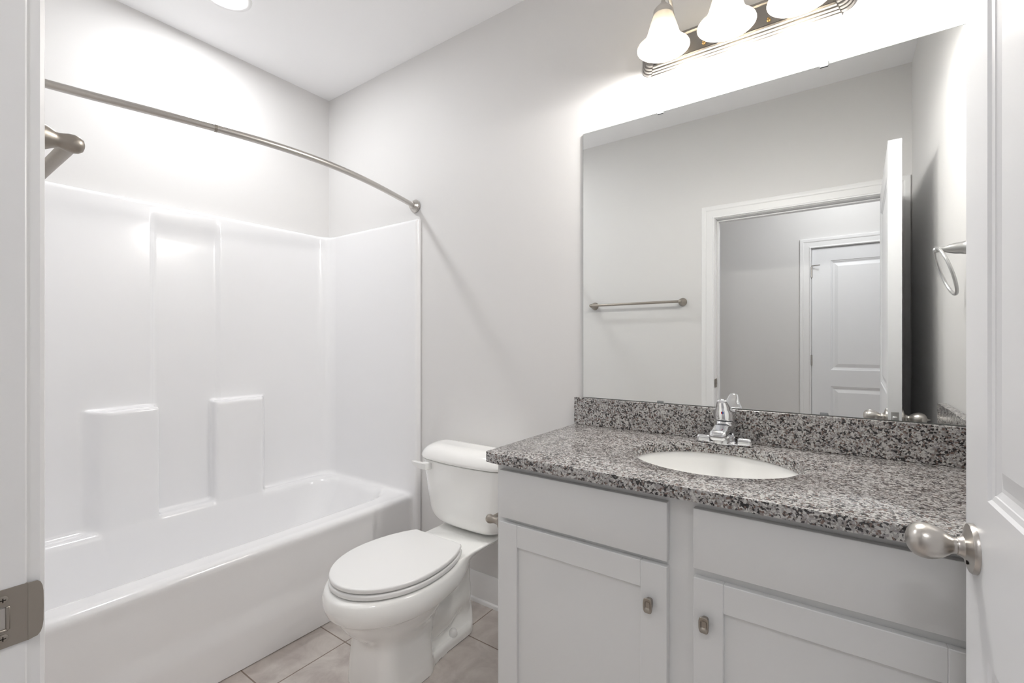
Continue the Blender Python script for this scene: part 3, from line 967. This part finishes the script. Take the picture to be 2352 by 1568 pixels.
# ================================================================== VANITY LIGHT
PXc, PZc = 2.364, 2.297
VL = empty('vanity_light', (PXc, -0.002, PZc))
tag(VL, 'brushed nickel three-bulb bar light with frosted bell shades above mirror', 'wall light')
def plate_out(off):
    """long plate with scalloped corners"""
    hw, hh, r, nk = 0.325 - off, 0.066 - off, 0.034 - off * 0.35, 0.007
    pts = []
    n = 8
    for sx, sz, a0 in ((1, 1, 0), (-1, 1, 1), (-1, -1, 2), (1, -1, 3)):
        arc = []
        for i in range(n + 1):
            a = PI / 2 * i / n
            arc.append((hw - r + r * math.cos(a), hh - r + (r - nk) * math.sin(a)))
        arc = arc + [(hw - r, hh)]
        arc = [(px * sx, pz * sz) for px, pz in arc]
        if sx * sz < 0: arc = arc[::-1]
        pts += arc
    return pts
rings = []
for off, y in ((0.0, 0.0015), (0.0, 0.004), (0.003, 0.010), (0.006, 0.0105), (0.0065, 0.013), (0.009, 0.018), (0.012, 0.0185), (0.0125, 0.021), (0.015, 0.026), (0.019, 0.0265), (0.0195, 0.029), (0.022, 0.034), (0.027, 0.0355), (0.031, 0.033), (0.033, 0.030), (0.036, 0.030)):
    rings.append([(PXc + px, -y, PZc + pz) for px, pz in plate_out(off)])
add('back_plate', MB().rings(rings, True, True, True, smooth=False).mesh(smooth_angle=28), 'plate_nickel', VL)
for sx in (-0.0985, 0.0985):
    add('finial', MB().lathe([(0.0001, 0.013), (0.003, 0.012), (0.0045, 0.008), (0.003, 0.005), (0.006, 0.003), (0.006, 0.0)], (PXc + sx, -0.030, PZc - 0.020), 'y', 16, flip=-1).mesh(smooth_angle=50), 'brass', VL)
LY = -0.158
for i, lx in enumerate((2.164, 2.360, 2.556)):
    path = []
    for k in range(15):
        a = PI * k / 14
        path.append((lx, -0.030 + (LY + 0.030) * (1 - math.cos(a)) / 2, 2.315 + 0.10 * math.sin(a) ** 0.8 + 0.055 * k / 14))
    add('arm', MB().tube([(lx, -0.028, 2.312)] + path + [(lx, LY, 2.362)], 0.0065, 14).mesh(smooth_angle=50), 'nickel', VL)
    add('arm_rosette', MB().lathe([(0.022, 0.0), (0.021, 0.006), (0.012, 0.010), (0.0001, 0.011)], (lx, -0.030, 2.313), 'y', 28, flip=-1).mesh(smooth_angle=40), 'nickel', VL)
    add('socket_cup', MB().lathe([(0.0001, 0.030), (0.010, 0.029), (0.016, 0.022), (0.026, 0.012), (0.031, 0.004), (0.032, -0.012), (0.030, -0.012), (0.028, 0.0), (0.0001, 0.002)], (lx, LY, 2.352), 'z', 36).mesh(smooth_angle=40), 'nickel', VL)
    outer = [(0.027, 0.120), (0.031, 0.112), (0.040, 0.085), (0.048, 0.058), (0.053, 0.040), (0.061, 0.026), (0.073, 0.012), (0.0845, 0.002)]
    prof = outer + [(0.0850, 0.0), (0.0835, -0.0005)] + [(r - 0.0028, h) for r, h in outer[::-1]]
    add('glass_shade', MB().lathe(prof, (lx, LY, 2.231), 'z', 56, cap0=False, cap1=False).mesh(smooth_angle=60), 'shade', VL)
    bl = [(0.0001, -0.034), (0.010, -0.0325), (0.020, -0.0275), (0.0275, -0.018), (0.0300, -0.006), (0.0290, 0.006), (0.0245, 0.020), (0.0185, 0.034), (0.0145, 0.046), (0.0135, 0.062), (0.0001, 0.063)]
    add('bulb', MB().lathe(bl, (lx, LY, 2.268), 'z', 36).mesh(smooth_angle=60), 'bulb', VL)
    ld_ = bpy.data.lights.new('bulb_light', 'POINT')
    ld_.energy = BULB_W; ld_.color = (1.0, 0.975, 0.945)
    ld_.shadow_soft_size = 0.028
    lo_ = bpy.data.objects.new('bulb_light', ld_); COL.objects.link(lo_)
    lo_.parent = VL; lo_.location = Vector((lx, LY, 2.226)) - Vector(VL.location)

# recessed ceiling light over the tub
RX, RY = 0.438, -0.787
rl = empty('recessed_light', (RX, RY, CEIL - 0.006))
tag(rl, 'round glowing recessed ceiling light over the tub', 'ceiling light')
add('trim_ring', MB().lathe([(0.100, 0.0055), (0.0985, 0.001), (0.093, -0.001), (0.080, 0.0005), (0.071, 0.0035), (0.071, 0.0055)], (RX, RY, CEIL - 0.006), 'z', 56, cap0=False, cap1=False).mesh(smooth_angle=50), 'trim', rl)
add('lens', MB().lathe([(0.071, 0.0055), (0.071, 0.003), (0.062, 0.0018), (0.0001, 0.001)], (RX, RY, CEIL - 0.006), 'z', 48).mesh(smooth_angle=50), 'recess_lens', rl)
# round vent whose edge shows at the top of the photo
VXc, VYc = 1.092, -0.400
vt = empty('ceiling_vent', (VXc, VYc, CEIL - 0.012))
tag(vt, 'round white ceiling vent cut off by the top of the photo', 'ceiling vent')
add('cover', MB().lathe([(0.0001, 0.0), (0.060, 0.0), (0.075, 0.003), (0.085, 0.011)], (VXc, VYc, CEIL - 0.012), 'z', 48).mesh(smooth_angle=50), 'trim', vt)
# added unseen fill lamp in the hall, brightens vanity front and toilet
hl = empty('hall_fill_light', (2.70, -2.38, CEIL - 0.05))
tag(hl, 'added unseen fill light in the hall outside the bathroom doorway', 'ceiling light')
add('lens', MB().lathe([(0.0001, 0.0), (0.08, 0.004), (0.13, 0.02), (0.15, 0.049)], (2.70, -2.38, CEIL - 0.05), 'z', 40).mesh(smooth_angle=60), 'hall_fill_lens', hl)

# ================================================================== RAILS AND RINGS
# curved shower rod
RZ = 1.969
_rc = np.polyfit([0.0, 0.0, -0.214, -0.514, -0.804, -1.019, -1.134, -1.239, -1.417], [0.795, 0.795, 0.857, 0.934, 0.945, 0.916, 0.892, 0.865, 0.823], 4)
def rod_pt(y):
    return (float(np.polyval(_rc, y)), y, RZ)
rod = empty('shower_rod', (0.80, -0.81, RZ))
tag(rod, 'curved brushed nickel shower curtain rod spanning above the tub', 'shower rod')
ys = np.linspace(-1.60, -0.02, 61)
yj = -1.022
add('rod', MB().tube([rod_pt(yj)] + [rod_pt(y) for y in ys if y > yj + 0.005], 0.0128, 20).mesh(smooth_angle=50), 'nickel', rod)
add('rod_sleeve', MB().tube([rod_pt(yj)] + [rod_pt(y) for y in ys[::-1] if y < yj - 0.005], 0.0122, 20).mesh(smooth_angle=50), 'nickel', rod)
jp, jq = Vector(rod_pt(yj - 0.004)), Vector(rod_pt(yj + 0.004))
add('joint_collar', MB().tube([jp, jq], 0.0133, 20).mesh(smooth_angle=50), 'dark_nickel', rod)
for yy, fl, fx in ((-0.0012, -1, 0.795), (YD + 0.0012, 1, rod_pt(-1.60)[0])):
    add('end_flange', MB().lathe([(0.035, 0.0), (0.035, 0.004), (0.033, 0.0055), (0.0325, 0.009), (0.031, 0.0105), (0.030, 0.014), (0.018, 0.032), (0.0135, 0.034), (0.0001, 0.034)], (fx, yy, RZ), 'y', 40, flip=fl).mesh(smooth_angle=30), 'nickel', rod)

# towel bar on the doorway wall
TBZ = 1.522
tb = empty('towel_bar', (1.40, YD, TBZ))
tag(tb, 'brushed nickel towel bar on wall beside the doorway, seen in mirror', 'towel bar')
for px in (1.09, 1.757):
    p = [(0.029, 0.0015), (0.029, 0.005), (0.027, 0.010), (0.0245, 0.022), (0.0205, 0.036), (0.0162, 0.049), (0.0122, 0.056), (0.0102, 0.0605), (0.0108, 0.065), (0.0125, 0.071), (0.0130, 0.0765), (0.0120, 0.082), (0.0085, 0.0865), (0.004, 0.0882), (0.0001, 0.0886)]
    add('post', MB().lathe(p, (px, YD, TBZ), 'y', 32).mesh(smooth_angle=45), 'dark_nickel', tb)
add('bar', MB().tube([(1.09, YD + 0.0745, TBZ), (1.757, YD + 0.0745, TBZ)], 0.0092, 20).mesh(smooth_angle=50), 'dark_nickel', tb)

# towel ring on the right wall
RYc, RZc = -0.243, 1.530
tr_ = empty('towel_ring', (XR, RYc, RZc))
tag(tr_, 'satin silver towel ring on right wall, reflected at mirror edge', 'towel ring')
p = [(0.026, 0.0015), (0.026, 0.006), (0.021, 0.010), (0.018, 0.022), (0.0165, 0.036), (0.012, 0.052), (0.0085, 0.062), (0.0085, 0.074), (0.009, 0.080), (0.006, 0.086), (0.0001, 0.088)]
add('post', MB().lathe(p, (XR, RYc, RZc), 'x', 32, flip=-1).mesh(smooth_angle=45), 'satin', tr_)
R_ = 0.076
tl = math.radians(17)
ringp = []
for k in range(49):
    a = 2 * PI * k / 48
    dz = -R_ + R_ * math.cos(a)
    ringp.append((XR - 0.079 - dz * math.sin(tl), RYc + R_ * math.sin(a), RZc + 0.004 + dz * math.cos(tl)))
add('ring', MB().tube(ringp, 0.0046, 14, caps=False).mesh(smooth_angle=60), 'satin', tr_)

# toilet paper holder on the side of the vanity
TPZ = 0.672
tp = empty('toilet_paper_holder', (VX0, -0.49, TPZ))
tag(tp, 'small nickel paper holder peeking past the vanity side by the toilet', 'toilet paper holder')
for py in (-0.548, -0.40):
    p = [(0.024, 0.0012), (0.024, 0.006), (0.016, 0.010), (0.012, 0.020), (0.010, 0.034), (0.0115, 0.042), (0.0140, 0.050), (0.0142, 0.056), (0.0115, 0.063), (0.006, 0.067), (0.0001, 0.068)]
    add('post', MB().lathe(p, (VX0, py, TPZ), 'x', 28, flip=-1).mesh(smooth_angle=45), 'dark_nickel', tp)
add('roller', MB().tube([(VX0 - 0.048, -0.548, TPZ), (VX0 - 0.048, -0.40, TPZ)], 0.009, 18).mesh(smooth_angle=50), 'dark_nickel', tp)
